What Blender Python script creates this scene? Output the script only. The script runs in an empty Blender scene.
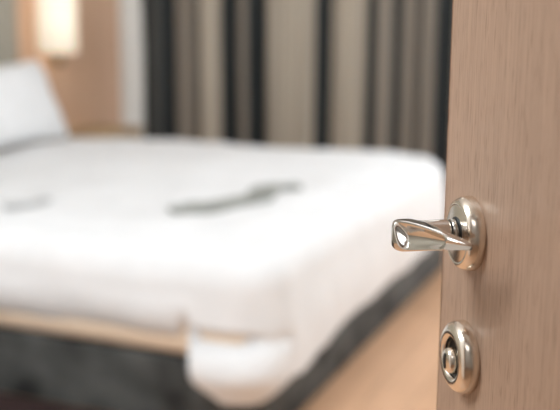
import bpy, bmesh, math, random
from mathutils import Vector, Matrix, noise
from math import sin, cos, pi, radians, atan, atan2, hypot

scene = bpy.context.scene
COL = scene.collection
random.seed(4)

# ------------------------------------------------------------------ camera
# Room axes: X runs along the bed (head at -X, foot at +X), Y runs away from the
# door towards the curtains, Z up, floor at 0.  The camera stands in the doorway.
F = 1000.0                       # focal length in pixels of the 560 x 410 frame
CAM_H = 1.17
PITCH = atan(205.0 / F)
YAW = radians(22.5)
cam_d = bpy.data.cameras.new('camera')
cam = bpy.data.objects.new('camera', cam_d); COL.objects.link(cam)
cam.location = (0, 0, CAM_H)
cam.rotation_euler = (Matrix.Rotation(YAW, 3, 'Z') @ Matrix.Rotation(pi / 2 - PITCH, 3, 'X') @ Matrix.Rotation(radians(.35), 3, 'Z')).to_euler()
cam_d.sensor_width = 36.0
cam_d.lens = 36.0 * F / 560.0
cam_d.clip_start = 0.01
cam_d.dof.use_dof = True
cam_d.dof.focus_distance = 0.715
cam_d.dof.aperture_fstop = 4.5
cam_d.dof.aperture_blades = 0
scene.camera = cam

# ------------------------------------------------------------------ light and exposure
scene.view_settings.view_transform = 'Standard'
scene.view_settings.look = 'None'
scene.view_settings.gamma = 1.0
scene.view_settings.use_curve_mapping = False
scene.view_settings.exposure = 0.0

world = bpy.data.worlds.new('world'); scene.world = world
world.use_nodes = True
world.node_tree.nodes['Background'].inputs[0].default_value = (0.9, 0.95, 1.0, 1)
world.node_tree.nodes['Background'].inputs[1].default_value = 4.0


def area(name, loc, size, power, col=(1, 1, 1), target=None):
    d = bpy.data.lights.new(name, 'AREA')
    d.shape = 'RECTANGLE'; d.size, d.size_y = size
    d.energy = power; d.color = col
    o = bpy.data.objects.new(name, d); COL.objects.link(o)
    o.location = loc
    if target is not None:
        v = Vector(target) - Vector(loc)
        o.rotation_euler = v.to_track_quat('-Z', 'Y').to_euler()
    return o


area('entry_fill', (-1.7, .40, 2.30), (1.6, 0.6), 54, (0.88, 0.945, 1.0), (-1.7, 2.4, .55))  # added fill for the near side of the bed, no fixture built
area('bed_far_fill', (-1.2, 3.9, 2.56), (1.6, 0.8), 12, (0.94, 0.97, 1.0))  # added fill that brightens the far bed, curtain and panel
area('side_fill', (1.33, 3.0, 1.45), (1.6, 1.5), 41, (0.86, 0.95, 1.0), (-2.0, 3.0, 1.0))  # added fill for the bed foot; the right wall has no window
area('hall_fill', (-0.4, -1.1, 2.46), (1.0, 0.8), 7, (0.97, 0.98, 1.0))  # added fill in the unseen corridor, brightens the door face

# ------------------------------------------------------------------ helpers
CY, SY = cos(YAW), sin(YAW)


def ray(px, py):
    x = (px - 280.0) / F; v = -(py - 205.0) / F
    a = cos(PITCH) + v * sin(PITCH)
    z = -sin(PITCH) + v * cos(PITCH)
    return Vector((x * CY - a * SY, x * SY + a * CY, z))


CAM = Vector((0, 0, CAM_H))


def on_plane(px, py, axis, value):
    r = ray(px, py)
    return CAM + r * ((value - CAM[axis]) / r[axis])


def tag(o, label=None, cat=None, group=None, kind=None):
    if label: o['label'] = label
    if cat: o['category'] = cat
    if group: o['group'] = group
    if kind: o['kind'] = kind
    return o


def empty(name, loc, rz=0.0):
    o = bpy.data.objects.new(name, None); COL.objects.link(o)
    o.location = loc; o.rotation_euler = (0, 0, rz)
    o.empty_display_size = 0.1
    return o


def link(name, bm, mat, parent=None, smooth=False, recalc=True):
    if recalc:
        bmesh.ops.recalc_face_normals(bm, faces=bm.faces)
    me = bpy.data.meshes.new(name)
    bm.to_mesh(me); bm.free()
    if smooth:
        for p in me.polygons: p.use_smooth = True
    me.materials.append(mat)
    o = bpy.data.objects.new(name, me); COL.objects.link(o)
    if parent: o.parent = parent
    return o


def box(bm, x0, x1, y0, y1, z0, z1, bevel=0.0, seg=3):
    r = bmesh.ops.create_cube(bm, size=1.0)
    vs = r['verts']
    for v in vs:
        v.co = Vector((x0 + (v.co.x + .5) * (x1 - x0), y0 + (v.co.y + .5) * (y1 - y0), z0 + (v.co.z + .5) * (z1 - z0)))
    if bevel:
        es = list({e for v in vs for e in v.link_edges})
        bmesh.ops.bevel(bm, geom=es, offset=bevel, segments=seg, profile=0.5, affect='EDGES')
    return bm


def box_obj(name, dims, mat, parent=None, bevel=0.0, smooth=False):
    bm = bmesh.new(); box(bm, *dims, bevel=bevel)
    return link(name, bm, mat, parent, smooth)


def lathe(profile, axis_o, ax, side, up, seg=64, close=False):
    """profile: list of (radius, height along ax)."""
    bm = bmesh.new(); rings = []
    for r, h in profile:
        if r < 1e-6:
            rings.append([bm.verts.new(axis_o + ax * h)])
        else:
            rings.append([bm.verts.new(axis_o + ax * h + side * (r * cos(2 * pi * k / seg)) + up * (r * sin(2 * pi * k / seg))) for k in range(seg)])
    for a, b in zip(rings[:-1], rings[1:]):
        for k in range(seg):
            k2 = (k + 1) % seg
            if len(a) == 1 and len(b) == 1: continue
            if len(a) == 1: bm.faces.new((a[0], b[k], b[k2]))
            elif len(b) == 1: bm.faces.new((a[k], a[k2], b[0]))
            else: bm.faces.new((a[k], a[k2], b[k2], b[k]))
    return bm


def sm(x, a, b):
    t = max(0.0, min(1.0, (x - a) / (b - a)))
    return t * t * (3 - 2 * t)


def interp(x, keys):
    if x <= keys[0][0]: return keys[0][1]
    for (x0, v0), (x1, v1) in zip(keys[:-1], keys[1:]):
        if x <= x1:
            t = (x - x0) / (x1 - x0); t = t * t * (3 - 2 * t)
            return v0 + (v1 - v0) * t
    return keys[-1][1]


def fb(x, y, z=0.0, o=3):
    return noise.fractal(Vector((x, y, z)), 1.0, 2.0, o)


# ------------------------------------------------------------------ materials
def new_mat(name, col=(.8, .8, .8), rough=.6, metal=0.0):
    m = bpy.data.materials.new(name); m.use_nodes = True
    b = m.node_tree.nodes['Principled BSDF']
    b.inputs['Base Color'].default_value = (*col, 1)
    b.inputs['Roughness'].default_value = rough
    b.inputs['Metallic'].default_value = metal
    return m, m.node_tree, b


def add(nt, kind, **kw):
    n = nt.nodes.new(kind)
    for k, v in kw.items(): setattr(n, k, v)
    return n


def ramp(nt, stops, interp_='LINEAR'):
    n = nt.nodes.new('ShaderNodeValToRGB')
    cr = n.color_ramp; cr.interpolation = interp_
    while len(cr.elements) < len(stops): cr.elements.new(0.5)
    for e, (p, c) in zip(cr.elements, stops):
        e.position = p; e.color = (*c, 1)
    return n


def noise_col(name, c0, c1, scale, rough=.6, detail=4, stretch=(1, 1, 1), bump=0.0, bump_scale=None, lo=.35, hi=.65):
    m, nt, b = new_mat(name, c0, rough)
    tc = add(nt, 'ShaderNodeTexCoord'); mp = add(nt, 'ShaderNodeMapping')
    mp.inputs['Scale'].default_value = stretch
    nz = add(nt, 'ShaderNodeTexNoise'); nz.inputs['Scale'].default_value = scale; nz.inputs['Detail'].default_value = detail
    rp = ramp(nt, [(lo, c0), (hi, c1)])
    nt.links.new(tc.outputs['Object'], mp.inputs[0]); nt.links.new(mp.outputs[0], nz.inputs['Vector'])
    nt.links.new(nz.outputs[0], rp.inputs[0]); nt.links.new(rp.outputs[0], b.inputs['Base Color'])
    if bump:
        n2 = add(nt, 'ShaderNodeTexNoise'); n2.inputs['Scale'].default_value = bump_scale or scale; n2.inputs['Detail'].default_value = 3
        nt.links.new(mp.outputs[0], n2.inputs['Vector'])
        bp = add(nt, 'ShaderNodeBump'); bp.inputs['Strength'].default_value = bump; bp.inputs['Distance'].default_value = 0.002
        nt.links.new(n2.outputs[0], bp.inputs['Height']); nt.links.new(bp.outputs[0], b.inputs['Normal'])
    return m


def mat_door():
    m, nt, b = new_mat('door_oak_veneer', (.45, .3, .22), .42)
    tc = add(nt, 'ShaderNodeTexCoord')
    # broad tone bands along the grain
    mp = add(nt, 'ShaderNodeMapping'); mp.inputs['Scale'].default_value = (14, 14, .7)
    n1 = add(nt, 'ShaderNodeTexNoise'); n1.inputs['Scale'].default_value = 1.0; n1.inputs['Detail'].default_value = 3
    r1 = ramp(nt, [(.3, (.400, .262, .182)), (.7, (.440, .293, .207))])
    # fine fibres
    mp2 = add(nt, 'ShaderNodeMapping'); mp2.inputs['Scale'].default_value = (420, 420, 9)
    n2 = add(nt, 'ShaderNodeTexNoise'); n2.inputs['Scale'].default_value = 1.0; n2.inputs['Detail'].default_value = 4
    r2 = ramp(nt, [(.30, (.88, .87, .86)), (.62, (1.05, 1.05, 1.05))])
    # short dark pores
    mp3 = add(nt, 'ShaderNodeMapping'); mp3.inputs['Scale'].default_value = (900, 900, 45)
    n3 = add(nt, 'ShaderNodeTexNoise'); n3.inputs['Scale'].default_value = 1.0; n3.inputs['Detail'].default_value = 1
    r3 = ramp(nt, [(.60, (1, 1, 1)), (.72, (.60, .54, .50))])
    mx = add(nt, 'ShaderNodeMix', data_type='RGBA', blend_type='MULTIPLY'); mx.inputs[0].default_value = 1
    mx2 = add(nt, 'ShaderNodeMix', data_type='RGBA', blend_type='MULTIPLY'); mx2.inputs[0].default_value = .9
    for mpn, nn in ((mp, n1), (mp2, n2), (mp3, n3)):
        nt.links.new(tc.outputs['Object'], mpn.inputs[0]); nt.links.new(mpn.outputs[0], nn.inputs['Vector'])
    nt.links.new(n1.outputs[0], r1.inputs[0]); nt.links.new(n2.outputs[0], r2.inputs[0]); nt.links.new(n3.outputs[0], r3.inputs[0])
    nt.links.new(r1.outputs[0], mx.inputs[6]); nt.links.new(r2.outputs[0], mx.inputs[7])
    nt.links.new(mx.outputs[2], mx2.inputs[6]); nt.links.new(r3.outputs[0], mx2.inputs[7])
    nt.links.new(mx2.outputs[2], b.inputs['Base Color'])
    bp = add(nt, 'ShaderNodeBump'); bp.inputs['Strength'].default_value = .15; bp.inputs['Distance'].default_value = .0006
    nt.links.new(n2.outputs[0], bp.inputs['Height']); nt.links.new(bp.outputs[0], b.inputs['Normal'])
    return m


def mat_floor():
    m, nt, b = new_mat('floor_oak', (.6, .4, .28), .38)
    tc = add(nt, 'ShaderNodeTexCoord')
    mp = add(nt, 'ShaderNodeMapping'); mp.inputs['Rotation'].default_value = (0, 0, pi / 2)
    br = add(nt, 'ShaderNodeTexBrick'); br.offset = .37
    br.inputs['Color1'].default_value = (.72, .44, .27, 1); br.inputs['Color2'].default_value = (.62, .37, .22, 1)
    br.inputs['Mortar'].default_value = (.30, .17, .10, 1)
    br.inputs['Scale'].default_value = 1.0; br.inputs['Mortar Size'].default_value = .0015
    br.inputs['Brick Width'].default_value = 1.2; br.inputs['Row Height'].default_value = .14
    mp2 = add(nt, 'ShaderNodeMapping'); mp2.inputs['Scale'].default_value = (30, 2, 30)
    nz = add(nt, 'ShaderNodeTexNoise'); nz.inputs['Scale'].default_value = 1.5; nz.inputs['Detail'].default_value = 4
    rp = ramp(nt, [(.3, (.86, .84, .82)), (.7, (1.08, 1.08, 1.08))])
    mx = add(nt, 'ShaderNodeMix', data_type='RGBA', blend_type='MULTIPLY'); mx.inputs[0].default_value = 1
    nt.links.new(tc.outputs['Object'], mp.inputs[0]); nt.links.new(mp.outputs[0], br.inputs['Vector'])
    nt.links.new(tc.outputs['Object'], mp2.inputs[0]); nt.links.new(mp2.outputs[0], nz.inputs['Vector'])
    nt.links.new(nz.outputs[0], rp.inputs[0])
    nt.links.new(br.outputs['Color'], mx.inputs[6]); nt.links.new(rp.outputs[0], mx.inputs[7])
    nt.links.new(mx.outputs[2], b.inputs['Base Color'])
    return m


def mat_metal(name, col, rough):
    m, nt, b = new_mat(name, col, rough, 1.0)
    tc = add(nt, 'ShaderNodeTexCoord')
    nz = add(nt, 'ShaderNodeTexNoise'); nz.inputs['Scale'].default_value = 260; nz.inputs['Detail'].default_value = 2
    mr = add(nt, 'ShaderNodeMapRange'); mr.inputs['To Min'].default_value = rough * .8; mr.inputs['To Max'].default_value = rough * 1.25
    nt.links.new(tc.outputs['Object'], nz.inputs['Vector']); nt.links.new(nz.outputs[0], mr.inputs[0])
    nt.links.new(mr.outputs[0], b.inputs['Roughness'])
    return m


M = {}
M['door'] = mat_door()
M['floor'] = mat_floor()
M['polished'] = mat_metal('polished_nickel', (.63, .605, .57), .10)
M['satin'] = mat_metal('satin_nickel', (.78, .71, .62), .22)
M['gap_and_shadow'] = noise_col('dark_recess_and_shadow', (.012, .012, .012), (.02, .02, .02), 50, .5)
M['wall'] = noise_col('wall_paint', (.80, .79, .76), (.84, .83, .80), 6, .85, bump=.1, bump_scale=120)
M['wall_left'] = noise_col('olive_grey_wallpaper', (.34, .32, .265), (.38, .355, .30), 40, .8, bump=.1, bump_scale=160)
M['ceiling'] = noise_col('ceiling_paint', (.84, .83, .81), (.87, .86, .84), 5, .9)
M['panel'] = noise_col('walnut_wall_panel', (.62, .405, .275), (.70, .465, .32), 2.2, .45, stretch=(12, 12, .8), bump=.08, bump_scale=8)
M['cotton'] = noise_col('white_cotton', (.77, .77, .775), (.81, .81, .815), 9, .85, bump=.15, bump_scale=220)
M['mattress'] = noise_col('mattress_warm_bounce', (.90, .73, .56), (.93, .76, .59), 30, .8)  # beige carries the warm floor bounce in the base colour
M['base'] = noise_col('charcoal_upholstery', (.013, .014, .014), (.105, .107, .101), 6, .85, detail=5, bump=.25, bump_scale=300)
M['frame_wood'] = noise_col('pale_oak', (.42, .30, .17), (.50, .37, .22), 3, .5, stretch=(2, 14, 14))
M['black'] = noise_col('black_plastic', (.02, .02, .02), (.03, .03, .03), 20, .5)
M['rug'] = noise_col('maroon_wool', (.020, .008, .008), (.034, .013, .012), 120, .95, bump=.4, bump_scale=300)
M['grey_green'] = noise_col('grey_green_tone', (.24, .245, .225), (.32, .325, .30), 40, .85, bump=.2, bump_scale=200)
M['pale_grey'] = noise_col('pale_grey_tone', (.40, .40, .40), (.48, .48, .48), 40, .85, bump=.2, bump_scale=200)
M['sheer'] = noise_col('white_voile', (.84, .83, .81), (.88, .87, .85), 30, .85)
m, nt, b = new_mat('window_glass', (.9, .95, .95), .02)
tr = add(nt, 'ShaderNodeBsdfTransparent'); gl = add(nt, 'ShaderNodeBsdfGlossy'); gl.inputs['Roughness'].default_value = .02
mxs = add(nt, 'ShaderNodeMixShader'); mxs.inputs[0].default_value = .06
nt.links.new(tr.outputs[0], mxs.inputs[1]); nt.links.new(gl.outputs[0], mxs.inputs[2])
nt.links.new(mxs.outputs[0], nt.nodes['Material Output'].inputs[0])
M['glass'] = m
nt = M['sheer'].node_tree                              # voile lets daylight through
tl = add(nt, 'ShaderNodeBsdfTranslucent'); tl.inputs[0].default_value = (.9, .88, .85, 1)
mxs = add(nt, 'ShaderNodeMixShader'); mxs.inputs[0].default_value = .5
nt.links.new(nt.nodes['Principled BSDF'].outputs[0], mxs.inputs[1]); nt.links.new(tl.outputs[0], mxs.inputs[2])
nt.links.new(mxs.outputs[0], nt.nodes['Material Output'].inputs[0])
M['bronze'] = mat_metal('dark_bronze', (.16, .13, .09), .35)

# ------------------------------------------------------------------ room shell
X0, X1 = -3.10, 1.35
YF, YB = 0.05, 5.15            # inner faces of the door wall and the window wall
ZC = 2.60
tag(box_obj('floor', (X0 - .1, X1 + .1, -2.0, YB + .1, -.08, 0), M['floor']), kind='structure')
tag(box_obj('ceiling', (X0 - .1, X1 + .1, -2.0, YB + .1, ZC, ZC + .08), M['ceiling']), kind='structure')
tag(box_obj('wall_left', (X0 - .1, X0, YF, YB, 0, ZC), M['wall_left']), kind='structure')
tag(box_obj('wall_right', (X1, X1 + .1, YF, YB, 0, ZC), M['wall']), kind='structure')
bm = bmesh.new()                                       # window wall with a tall opening behind the curtains
WX0, WX1, WZ0, WZ1 = X0 + .10, .95, .12, 2.35
box(bm, X0 - .1, WX0, YB, YB + .1, 0, ZC); box(bm, WX1, X1 + .1, YB, YB + .1, 0, ZC)
box(bm, WX0, WX1, YB, YB + .1, 0, WZ0); box(bm, WX0, WX1, YB, YB + .1, WZ1, ZC)
tag(link('wall_back', bm, M['wall']), kind='structure')
win = tag(empty('window_1', ((WX0 + WX1) / 2, YB + .05, WZ0)), kind='structure')
hw, hh = (WX1 - WX0) / 2, WZ1 - WZ0
for d_ in ((-hw, hw, -.03, .03, 0, .06), (-hw, hw, -.03, .03, hh - .06, hh), (-hw, -hw + .06, -.03, .03, .06, hh - .06),
           (hw - .06, hw, -.03, .03, .06, hh - .06), (-.03, .03, -.03, .03, .06, hh - .06)):
    box_obj('frame_bar', d_, M['wall'], win, .004)
for d_ in ((-hw + .06, -.03, -.004, .004, .06, hh - .06), (.03, hw - .06, -.004, .004, .06, hh - .06)):
    box_obj('pane', d_, M['glass'], win)
# the door wall: two stretches and the piece over the opening
HX = 0.335                      # hinge side of the opening
OX = HX - .92                   # strike side
bm = bmesh.new()
box(bm, X0 - .1, OX - .02, YF - .12, YF, 0, ZC)
box(bm, HX + .02, X1 + .1, YF - .12, YF, 0, ZC)
box(bm, OX - .02, HX + .02, YF - .12, YF, 2.10, ZC)
tag(link('wall_front', bm, M['wall']), kind='structure')
bm = bmesh.new()
box(bm, OX - .02, OX, YF - .13, YF + .012, 0, 2.10, .002)
box(bm, HX, HX + .02, YF - .13, YF + .012, 0, 2.10, .002)
box(bm, OX, HX, YF - .13, YF + .012, 2.08, 2.10, .002)
box(bm, OX - .08, OX - .01, YF, YF + .014, 0, 2.17, .003)
tag(link('trim_2', bm, M['door']), kind='structure')
# corridor behind the camera
bm = bmesh.new()
box(bm, -1.5, -1.4, -2.0, YF - .12, 0, ZC); box(bm, 1.0, 1.1, -2.0, YF - .12, 0, ZC)
tag(link('wall_corridor', bm, M['wall']), kind='structure')
tag(box_obj('wall_corridor_end', (-1.4, 1.0, -2.1, -2.0, 0, ZC), M['wall']), kind='structure')
# wooden panel on the head wall
bm = bmesh.new()
p_a = on_plane(19, 40, 0, X0 + .02).y; p_b = on_plane(119, 40, 0, X0 + .02).y
box(bm, X0, X0 + .02, p_a, p_b, 0, ZC, .002)
tag(link('trim_1', bm, M['panel']), kind='structure')

# ------------------------------------------------------------------ the door
TH = YAW - radians(-11.5)                                # heading of the leaf, hinge to free edge
RW = Vector((-sin(TH), cos(TH), 0))                      # along the leaf, away from the hinge
RU = -RW
RN = Vector((-cos(TH), -sin(TH), 0))                     # out of the visible face
UP = Vector((0, 0, 1))
O = CAM + ray(472, 232) * .732                           # centre of the lever rose on the face
EDGE = .0555; WID = .86
bm = bmesh.new()
r = bmesh.ops.create_cube(bm, size=1.0)
for v in r['verts']:
    l = EDGE - WID * (.5 - v.co.x); d = -.020 + v.co.y * .040
    pz = 1.035 + v.co.z * 2.05 + .005
    q = O + RW * l + RN * d; v.co = Vector((q.x, q.y, pz))
bmesh.ops.bevel(bm, geom=list(bm.edges), offset=.0005, segments=2, affect='EDGES')
door = tag(link('door_1', bm, M['door']), 'pale brown wood-veneer door standing ajar with a shiny lever handle', kind='structure')

# lever rose: a stepped, rounded disc
rose_prof = [(.0272, 0.0), (.0276, .0008), (.0276, .0030), (.0273, .0055), (.0265, .0080), (.0253, .0100), (.0240, .0113), (.0228, .0120), (.0218, .0123),
             (.0213, .0120), (.0210, .0119), (.0205, .0122), (.0, .0124)]
# lever blade: lofted cross-sections along the leaf, bulged at the bend and tapering to the tip
keys = [  # b (along leaf to hinge), a_inner, a_outer, z_bottom, z_top
    (-.0110, .0480, .0520, -.0030, .0035, 0),
    (-.0106, .0460, .0548, -.0062, .0068, 0),
    (-.0090, .0440, .0578, -.0085, .0095, 0),
    (-.0060, .0425, .0598, -.0099, .0113, 0),
    (-.0010, .0415, .0610, -.0105, .0124, 0),
    (.0060, .0410, .0602, -.0100, .0132, 0),
    (.0130, .0400, .0575, -.0082, .0138, .0030),
    (.0240, .0385, .0540, -.0054, .0142, .0036),
    (.0360, .0365, .0500, -.0022, .0139, .0030),
    (.0480, .0340, .0455, .0008, .0131, .0020),
    (.0590, .0312, .0405, .0035, .0121, .0010),
    (.0670, .0292, .0365, .0052, .0112, .0003),
    (.0705, .0284, .0345, .0060, .0104, 0),
]
NS, NB = 96, 150
Q = 2 ** (-1 / 4.0)
outline = []                                           # (across, up) of a rounded-square section, evenly spaced
for side in range(4):
    for i in range(NS // 4):
        q = -Q + 2 * Q * i / (NS // 4); r_ = (1 - q ** 4) ** .25
        outline.append(((r_, q), (-q, r_), (-r_, -q), (q, -r_))[side])


def key(b_, col):
    return interp_lin(b_, [(k[0], k[col]) for k in keys])


def interp_lin(x, ks):
    # Catmull-Rom through the keys
    n = len(ks)
    if x <= ks[0][0]: return ks[0][1]
    if x >= ks[-1][0]: return ks[-1][1]
    for i in range(n - 1):
        if x <= ks[i + 1][0]:
            (x1, v1), (x2, v2) = ks[i], ks[i + 1]
            x0, v0 = ks[max(0, i - 1)]; x3, v3 = ks[min(n - 1, i + 2)]
            h = x2 - x1; t = (x - x1) / h
            m1 = (v2 - v0) / (x2 - x0) * h if x2 > x0 else 0; m2 = (v3 - v1) / (x3 - x1) * h if x3 > x1 else 0
            return (2 * t ** 3 - 3 * t * t + 1) * v1 + (t ** 3 - 2 * t * t + t) * m1 + (-2 * t ** 3 + 3 * t * t) * v2 + (t ** 3 - t * t) * m2


bm = bmesh.new(); rings = []
B0, B1 = keys[0][0], keys[-1][0]
for i in range(NB + 1):
    f = i / NB
    b_ = B0 + (B1 - B0) * (f - .10 * sin(2 * pi * f) / (2 * pi) * 3)
    ai, ao, zb, zt = (key(b_, c) for c in (1, 2, 3, 4))
    ring = []
    for ca, sa in outline:
        a_ = (ai + ao) / 2 + (ao - ai) / 2 * ca
        c_ = (zb + zt) / 2 + (zt - zb) / 2 * sa
        if ca > 0:
            # scooped outer face: begins at a slanting crease near the bend, fades at the tip
            b0 = .0050 - .0070 * sa
            on = sm(b_, b0, b0 + .0050) * (1 - sm(b_, .047, .058))
            a_ -= on * .0062 * max(0.0, 1 - (sa / .95) ** 2)
            # slanting chamfer that cuts the lower half of the tip
            lim = .0432 - (b_ - .0515) * .75 + max(0, sa) * .006
            if b_ > .048: a_ = min(a_, max(lim, ai + .001))
        ring.append(bm.verts.new(O + RN * a_ + RU * b_ + UP * c_))
    rings.append(ring)
for ra, rb in zip(rings[:-1], rings[1:]):
    for k in range(NS): bm.faces.new((ra[k], ra[(k + 1) % NS], rb[(k + 1) % NS], rb[k]))
bm.faces.new(rings[0]); bm.faces.new(list(reversed(rings[-1])))
lever = link('lever_handle', bm, M['polished'], door, True)
tag(lever, 'polished nickel lever with a scooped tapering blade')
rose = tag(link('rose', lathe(rose_prof, O, RN, RU, UP, 72), M['satin'], lever, True), 'round satin nickel rose plate')
ON = O + UP * .0012
link('neck', lathe([(.0, .0124), (.0100, .0124), (.0100, .0165), (.0094, .0172), (.0088, .0174), (.0088, .0186), (.0095, .0190), (.0097, .0200), (.0097, .046), (.008, .050), (0, .050)],
                   ON, RN, RU, UP, 48), M['polished'], lever, True)
link('collar_shadow', lathe([(.0, .0120), (.0114, .0120), (.0114, .0128), (.0, .0128)], ON, RN, RU, UP, 48), M['gap_and_shadow'], lever, True)  # dark disc painting the shadow line where neck meets rose
link('neck_groove', lathe([(.0, .0173), (.0091, .0173), (.0091, .0187), (.0, .0187)], ON, RN, RU, UP, 48), M['gap_and_shadow'], lever, True)

# lock escutcheon below the lever
OL = O - UP * .0950
esc = tag(link('lock_escutcheon', lathe([(.0272, 0.0), (.0276, .0010), (.0276, .0045), (.0268, .0080), (.0252, .0106), (.0230, .0124), (.0205, .0133), (.0182, .0134),
                                         (.0165, .0128), (.0154, .0116), (.0148, .0098), (.0144, .0075), (.0140, .0050), (.0, .0050)], OL, RN, RU, UP, 72),
               M['satin'], door, True), 'round satin nickel lock escutcheon with a domed cylinder')
link('recess', lathe([(.01500, .0112), (.0146, .0084), (.0138, .0056), (.0, .0056)], OL, RN, RU, UP, 48), M['gap_and_shadow'], esc, True)
OC = OL - UP * .0022
link('lock_cylinder', lathe([(.0098, .0056), (.0100, .0100), (.0098, .0130), (.0090, .0150), (.0075, .0162), (.0045, .0168), (.0, .0170)], OC, RN, RU, UP, 48), M['satin'], esc, True)
bm = bmesh.new()
ks = []
for dz, du in ((-.0055, -.0012), (-.0055, .0012), (.0055, .0012), (.0055, -.0012)):
    ks.append((du, dz))
lo_ = [bm.verts.new(OC + RN * .0150 + RU * du + UP * dz) for du, dz in ks]
hi_ = [bm.verts.new(OC + RN * .0174 + RU * du + UP * dz) for du, dz in ks]
bm.faces.new(lo_); bm.faces.new(hi_)
for k in range(4): bm.faces.new((lo_[k], lo_[(k + 1) % 4], hi_[(k + 1) % 4], hi_[k]))
link('keyhole', bm, M['gap_and_shadow'], esc)

# ------------------------------------------------------------------ bed
BX0, BX1, BY0, BY1 = -3.02, -.98, 2.30, 4.32
bed = tag(empty('bed', ((BX0 + BX1) / 2, (BY0 + BY1) / 2, 0)), 'wide bed with charcoal fabric base and mattress tinted with warm bounce light under white bedding', 'bed')
bc = Vector(bed.location)


def bed_part(name, dims, mat, bevel, parent=bed, smooth=True):
    d = (dims[0] - bc.x, dims[1] - bc.x, dims[2] - bc.y, dims[3] - bc.y, dims[4], dims[5])
    return box_obj(name, d, mat, parent, bevel, smooth)


tag(bed_part('base', (BX0, BX1, BY0, BY1, 0.0, .203), M['base'], .012), 'charcoal upholstered bed base')
tag(bed_part('fitted_sheet', (BX0 + .005, -2.55, BY0 + .01, BY1 - .012, .30, .482), M['cotton'], .05), 'white fitted sheet under the pillow')
tag(bed_part('mattress', (BX0 + .01, BX1 - .06, BY0 - .002, BY1 - .02, .203, .43), M['mattress'], .05), 'mattress side tinted beige for warm bounce light')

# duvet: rings from the middle of the bed out to the edge, then down the sides
TOP = .50
EX0, EX1, EY0, EY1 = -2.73, BX1 + .015, BY0 - .022, BY1 + .01
RC, RF = .15, .26                                               # corner radius in plan
path = []                                              # (point, normal, key)


def seg(p0, p1, n):
    p0 = Vector(p0); p1 = Vector(p1); d = (p1 - p0)
    nrm = Vector((d.y, -d.x)).normalized()
    for i in range(n): path.append((p0 + d * (i / n), nrm))


def arc(c, r_, a0, a1, n):
    for i in range(n):
        a = a0 + (a1 - a0) * i / n
        path.append((Vector((c[0] + r_ * cos(a), c[1] + r_ * sin(a))), Vector((cos(a), sin(a)))))


seg((EX0, EY0), (EX1 - RC, EY0), 120)                  # near long side
arc((EX1 - RC, EY0 + RC), RC, -pi / 2, 0, 18)
seg((EX1, EY0 + RC), (EX1, EY1 - RF), 110)             # foot
arc((EX1 - RF, EY1 - RF), RF, 0, pi / 2, 18)
seg((EX1 - RF, EY1), (EX0, EY1), 70)                   # far side
path.append((Vector((EX0, EY1)), Vector((0, 1))))
path = [(Vector((p.x, p.y + sm(p.y, EY1 - .8, EY1) * (-.07 + .17 * (p.x - EX0) / (EX1 - EX0)))), nr) for p, nr in path]
n_open = len(path)
cx0, cx1, cyc = EX0, EX1 - .9, (EY0 + EY1) / 2


def spine(p):
    return Vector((min(max(p.x, cx0), cx1), cyc))


def top_z(x, y):
    w = .016 * fb(x * 1.7 + 3, y * 1.7, 1.3) + .010 * fb(x * 5, y * 5 + 2, 4.0)
    return TOP + .022 + w


bm = bmesh.new(); rings = []
NT, NR, NH = 34, 8, 40
R = .105
for i in range(NT + 1):
    f = i / NT
    ring = []
    for p, nr in path:
        q = p - nr * R
        s_ = spine(q); c = s_ + (q - s_) * f
        edge = sm(f, .82, 1.0)
        ring.append((c.x, c.y, top_z(c.x, c.y) - .018 * edge))
    rings.append(ring)
for i in range(1, NR + 1):
    a = pi / 2 * i / NR
    ring = []
    for p, nr in path:
        q = p - nr * R + nr * (R * sin(a))
        zz = top_z(p.x - nr.x * R, p.y - nr.y * R) - .018 - R * (1 - cos(a))
        ring.append((q.x, q.y, zz))
    rings.append(ring)
base_ring = rings[-1]
for i in range(1, NH + 1):
    f = i / NH
    ring = []
    for j, (p, nr) in enumerate(path):
        x, y = p.x, p.y
        zs = base_ring[j][2]
        if nr.y < -.999:                                # near side
            lob = sm(x, EX1 - .265, EX1 - .210)
            wob = .010 * sin(x * 9) + .012 * fb(x * 3, 7, 1)
            hem = (.262 + wob) * (1 - lob) + .112 * lob
            if lob > 0: hem += .07 * (1 - sm(x, EX1 - .26, EX1 - .10))
        elif nr.y > .5 and nr.x < .5: lob = 0; hem = .2
        elif nr.x > .999:                               # foot
            lob = 1 - sm(y, EY0 + RC, EY0 + .45)
            hem = .168 + .012 * sm(y, EY0 + .1, EY0 + .5) + .008 * sin(y * 7) + .004 * fb(3, y * 3, 2)
        elif nr.y < 0: lob = 1; hem = .112 + .054 * sm(nr.x, .55, 1.0)
        else: lob = 0; hem = .12
        z = zs + (hem - zs) * f
        bulge = .012 * sin(pi * f) + .012 * fb(x * 4, y * 4, z * 3) * f
        bulge += .018 * f * fb(x * 2.2 + 9, y * 2.2, .5)
        # corner lobe: pinched at the hem level of the long side, puffed below it
        if lob > 0 and nr.y < -.2:
            bulge += lob * (-(.058 * (1 - sm(x, EX1 - .10, EX1 - .03)) + .012) * math.exp(-((z - .280) / .018) ** 2) + .045 * sm(-nr.y, .1, .9) * math.exp(-((z - .20) / .065) ** 2))
        elif lob > 0:
            bulge += lob * .006 * math.exp(-((z - .17) / .09) ** 2)
        bulge += .012 * f * f
        if nr.y < -.999: bulge -= .030 * (1 - lob) * f ** 3
        ring.append((x + nr.x * bulge, y + nr.y * bulge, z))
    rings.append(ring)
vr = [[bm.verts.new(c) for c in ring] for ring in rings]
for a, b in zip(vr[:-1], vr[1:]):
    for k in range(n_open - 1):
        bm.faces.new((a[k], a[k + 1], b[k + 1], b[k]))
bmesh.ops.remove_doubles(bm, verts=list(bm.verts), dist=.0004)
duvet = tag(link('duvet', bm, M['cotton'], None, True), 'puffy white cotton duvet spread over the bed, one corner hanging low', 'duvet')
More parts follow.
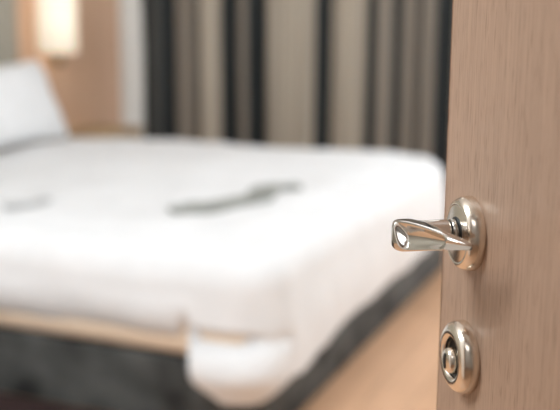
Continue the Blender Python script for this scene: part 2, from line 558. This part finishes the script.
so = duvet.modifiers.new('thick', 'SOLIDIFY'); so.thickness = .022; so.offset = -1
sb = duvet.modifiers.new('smooth', 'SUBSURF'); sb.levels = 1; sb.render_levels = 1

# pillow leaning on the head wall
def pillow(name, label, c, w, h, t, lean, rz, roll=0.0):
    bm = bmesh.new(); N = 28
    grid = {}
    for side in (1, -1):
        for i in range(N + 1):
            for j in range(N + 1):
                u = -1 + 2 * i / N; v = -1 + 2 * j / N
                if side == -1 and (i in (0, N) or j in (0, N)):
                    grid[(side, i, j)] = grid[(1, i, j)]; continue
                pin = 1 - .16 * (1 - u * u) * v * v * .9
                pin2 = 1 - .09 * (1 - v * v) * u * u * .9
                th = (max(0, 1 - u ** 4) * max(0, 1 - v ** 4)) ** .55
                th *= 1 + .12 * fb(u * 2, v * 2, side)
                grid[(side, i, j)] = bm.verts.new((u * w / 2 * pin2, side * t / 2 * th, v * h / 2 * pin))
    for side in (1, -1):
        for i in range(N):
            for j in range(N):
                q = [grid[(side, i, j)], grid[(side, i + 1, j)], grid[(side, i + 1, j + 1)], grid[(side, i, j + 1)]]
                if side == -1: q.reverse()
                bm.faces.new(q)
    o = link(name, bm, M['cotton'], None, True)
    o.matrix_world = Matrix.Translation(c) @ Matrix.Rotation(rz, 4, 'Z') @ Matrix.Rotation(lean, 4, 'X') @ Matrix.Rotation(roll, 4, 'Y')
    return tag(o, label, 'pillow')


pillow('pillow', 'plump white pillow propped against the head wall below the lamp', (-2.82, 3.59, .700), .78, .42, .20, radians(-24), radians(90), radians(0))

# thin raised grey bands lying on the duvet
def ribbon(name, pts, width, thick, mat, label):
    """flat grey band laid along pixel-anchored points on the duvet top."""
    P = [on_plane(px, py, 2, TOP + .02) for px, py in pts]
    bm = bmesh.new(); rows = []
    fine = []
    for a, b in zip(P[:-1], P[1:]):
        for k in range(10): fine.append(a.lerp(b, k / 10))
    fine.append(P[-1])
    L = len(fine) - 1
    for i, p in enumerate(fine):
        d = (fine[min(L, i + 1)] - fine[max(0, i - 1)]); d.z = 0; d.normalize()
        s = Vector((-d.y, d.x, 0))
        w = width * (.75 + .25 * sin(pi * i / L)) / 2
        row = []
        for q, hgt in ((-1, .0), (-.9, 1.), (-.3, 1.25), (.3, .95), (.9, 1.1), (1, .0)):
            c = p + s * (w * q)
            c.z = top_z(c.x, c.y) + .001 + thick * hgt * (1 + .4 * fb(c.x * 14, c.y * 14, 2)) + .004 * (i / L)
            row.append(bm.verts.new(c))
        rows.append(row)
    for a, b in zip(rows[:-1], rows[1:]):
        for k in range(5): bm.faces.new((a[k], a[k + 1], b[k + 1], b[k]))
        bm.faces.new((a[5], a[0], b[0], b[5]))
    bm.faces.new(rows[0]); bm.faces.new(list(reversed(rows[-1])))
    return tag(link(name, bm, mat, None, False), label, 'cloth')


ribbon('grey_band', [(171, 213), (215, 209), (258, 202), (262, 197), (272, 191), (298, 189)], .10, .014, M['grey_green'], 'long grey band in a zigzag on the middle of the duvet')
ribbon('grey_band', [(4, 212), (26, 210), (49, 206)], .05, .008, M['pale_grey'], 'short pale grey band on the duvet below the pillow')

# ------------------------------------------------------------------ nightstand beyond the bed
ns = tag(empty('nightstand', (-2.93, 4.56, 0)), 'pale oak nightstand beyond the far side of the bed', 'nightstand')
box_obj('top', (-.15, .15, -.19, .19, .46, .485), M['frame_wood'], ns, .003)
box_obj('body', (-.14, .13, -.18, .18, .12, .46), M['frame_wood'], ns, .002)
dr = box_obj('drawer', (.13, .145, -.17, .17, .30, .45), M['frame_wood'], ns, .002)
box_obj('handle', (.145, .16, -.05, .05, .37, .382), M['bronze'], dr, .003)
for sx in (-.11, .10):
    for sy in (-.15, .15):
        box_obj('leg', (sx - .02, sx + .02, sy - .02, sy + .02, 0, .12), M['frame_wood'], ns, .003)

# ------------------------------------------------------------------ wall lamp
lx = X0 + .02 + .115
lp = on_plane(57.0, 54, 0, lx)
lamp = tag(empty('wall_lamp', (X0 + .02, lp.y, lp.z)), 'lit wall lamp with a white cylindrical shade on the brown wood panel', 'lamp')
m, nt, b = new_mat('lit_fabric_shade', (.86, .78, .66), .8)
b.inputs['Emission Color'].default_value = (1.0, .82, .60, 1); b.inputs['Emission Strength'].default_value = .5
tc = add(nt, 'ShaderNodeTexCoord'); nz = add(nt, 'ShaderNodeTexNoise'); nz.inputs['Scale'].default_value = 90
rp = ramp(nt, [(.3, (.82, .75, .64)), (.7, (.88, .81, .70))])
nt.links.new(tc.outputs['Object'], nz.inputs['Vector']); nt.links.new(nz.outputs[0], rp.inputs[0]); nt.links.new(rp.outputs[0], b.inputs['Base Color'])
M['shade'] = m
off = Vector((.115, 0, 0)); ex, ey = Vector((1, 0, 0)), Vector((0, 1, 0))
link('lamp_shade', lathe([(.098, 0), (.1, 0), (.1, .30), (.098, .30), (.098, .002)], off, UP, ex, ey, 48), M['shade'], lamp, True)
bm = bmesh.new(); box(bm, 0, .012, -.04, .04, .06, .18, .003)
link('backplate', bm, M['satin'], lamp)
link('arm', lathe([(0, 0), (.008, 0), (.008, .108), (0, .108)], Vector((.010, 0, .045)), ex, ey, UP, 16), M['bronze'], lamp, True)
link('stem', lathe([(0, -.07), (.016, -.07), (.028, -.055), (.028, -.025), (.012, -.01), (.008, .06), (0, .06)], off, UP, ex, ey, 20), M['bronze'], lamp, True)
m, nt, b = new_mat('bulb_glow', (1, .9, .8), .4)
b.inputs['Emission Color'].default_value = (1, .84, .64, 1); b.inputs['Emission Strength'].default_value = 12
M['bulb'] = m
link('bulb', lathe([(0, .05), (.015, .06), (.03, .10), (.03, .12), (.018, .145), (0, .15)], off, UP, ex, ey, 20), M['bulb'], lamp, True)

# ------------------------------------------------------------------ curtains
YC = 5.00


def cx(px): return on_plane(px, 80, 1, YC).x


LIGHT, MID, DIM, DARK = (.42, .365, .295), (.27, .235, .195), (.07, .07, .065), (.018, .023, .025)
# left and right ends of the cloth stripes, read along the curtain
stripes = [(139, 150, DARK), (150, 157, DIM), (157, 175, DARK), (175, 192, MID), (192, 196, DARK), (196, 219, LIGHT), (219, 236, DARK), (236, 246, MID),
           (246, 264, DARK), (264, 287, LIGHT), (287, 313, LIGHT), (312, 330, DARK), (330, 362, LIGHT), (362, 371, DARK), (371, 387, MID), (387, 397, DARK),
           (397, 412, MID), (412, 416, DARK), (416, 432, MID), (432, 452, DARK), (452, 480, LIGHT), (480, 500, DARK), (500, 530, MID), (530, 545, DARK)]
xa, xb = cx(139), cx(545)
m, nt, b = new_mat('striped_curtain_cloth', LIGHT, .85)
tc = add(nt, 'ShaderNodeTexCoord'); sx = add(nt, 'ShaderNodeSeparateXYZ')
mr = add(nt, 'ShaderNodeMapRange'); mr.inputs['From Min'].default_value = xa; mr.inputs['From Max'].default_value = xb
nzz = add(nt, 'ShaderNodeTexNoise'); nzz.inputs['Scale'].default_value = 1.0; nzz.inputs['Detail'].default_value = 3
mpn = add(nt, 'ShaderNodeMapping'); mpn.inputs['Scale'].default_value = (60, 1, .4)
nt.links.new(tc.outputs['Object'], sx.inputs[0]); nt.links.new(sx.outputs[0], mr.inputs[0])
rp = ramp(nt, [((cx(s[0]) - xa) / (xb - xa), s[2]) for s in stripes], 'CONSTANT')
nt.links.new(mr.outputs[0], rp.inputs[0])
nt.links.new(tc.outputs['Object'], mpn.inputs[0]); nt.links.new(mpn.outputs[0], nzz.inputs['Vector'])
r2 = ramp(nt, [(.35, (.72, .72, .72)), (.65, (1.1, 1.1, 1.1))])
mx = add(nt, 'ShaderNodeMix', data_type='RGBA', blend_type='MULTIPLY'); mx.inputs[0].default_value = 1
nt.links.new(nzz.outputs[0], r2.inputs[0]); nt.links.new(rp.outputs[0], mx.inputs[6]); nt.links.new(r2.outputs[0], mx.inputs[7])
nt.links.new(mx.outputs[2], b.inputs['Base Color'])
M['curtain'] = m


def drape(name, x0, x1, depth_fn, z0, z1, mat, nx, label, ybase):
    bm = bmesh.new(); rows = []
    for j in range(13):
        z = z0 + (z1 - z0) * j / 12
        rows.append([bm.verts.new((x0 + (x1 - x0) * i / nx + .010 * fb(i * .08, z * .8, 3), ybase + depth_fn(x0 + (x1 - x0) * i / nx, z), z)) for i in range(nx + 1)])
    for a, b_ in zip(rows[:-1], rows[1:]):
        for i in range(nx): bm.faces.new((a[i], a[i + 1], b_[i + 1], b_[i]))
    o = link(name, bm, mat, None, True)
    s = o.modifiers.new('thick', 'SOLIDIFY'); s.thickness = .003
    return tag(o, label, 'curtain')


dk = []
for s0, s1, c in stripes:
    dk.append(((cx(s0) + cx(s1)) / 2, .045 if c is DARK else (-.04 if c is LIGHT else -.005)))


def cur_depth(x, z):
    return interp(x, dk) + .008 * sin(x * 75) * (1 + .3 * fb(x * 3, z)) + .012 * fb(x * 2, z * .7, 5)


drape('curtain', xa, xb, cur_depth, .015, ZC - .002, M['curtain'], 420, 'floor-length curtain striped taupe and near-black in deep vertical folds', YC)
s0 = on_plane(117, 60, 1, 5.03).x; s1 = on_plane(141, 60, 1, 5.03).x
drape('sheer_curtain', s0, s1, lambda x, z: .012 * sin(x * 90), .015, ZC - .002, M['sheer'], 60, 'narrow white sheer curtain between wood panel and striped curtain', 5.03)

# ------------------------------------------------------------------ rug beside the bed
tag(box_obj('rug', (-3.0, -1.30, 1.75, 2.285, 0, .012), M['rug'], None, .004), 'dark maroon rug along the near side of the bed', 'rug')
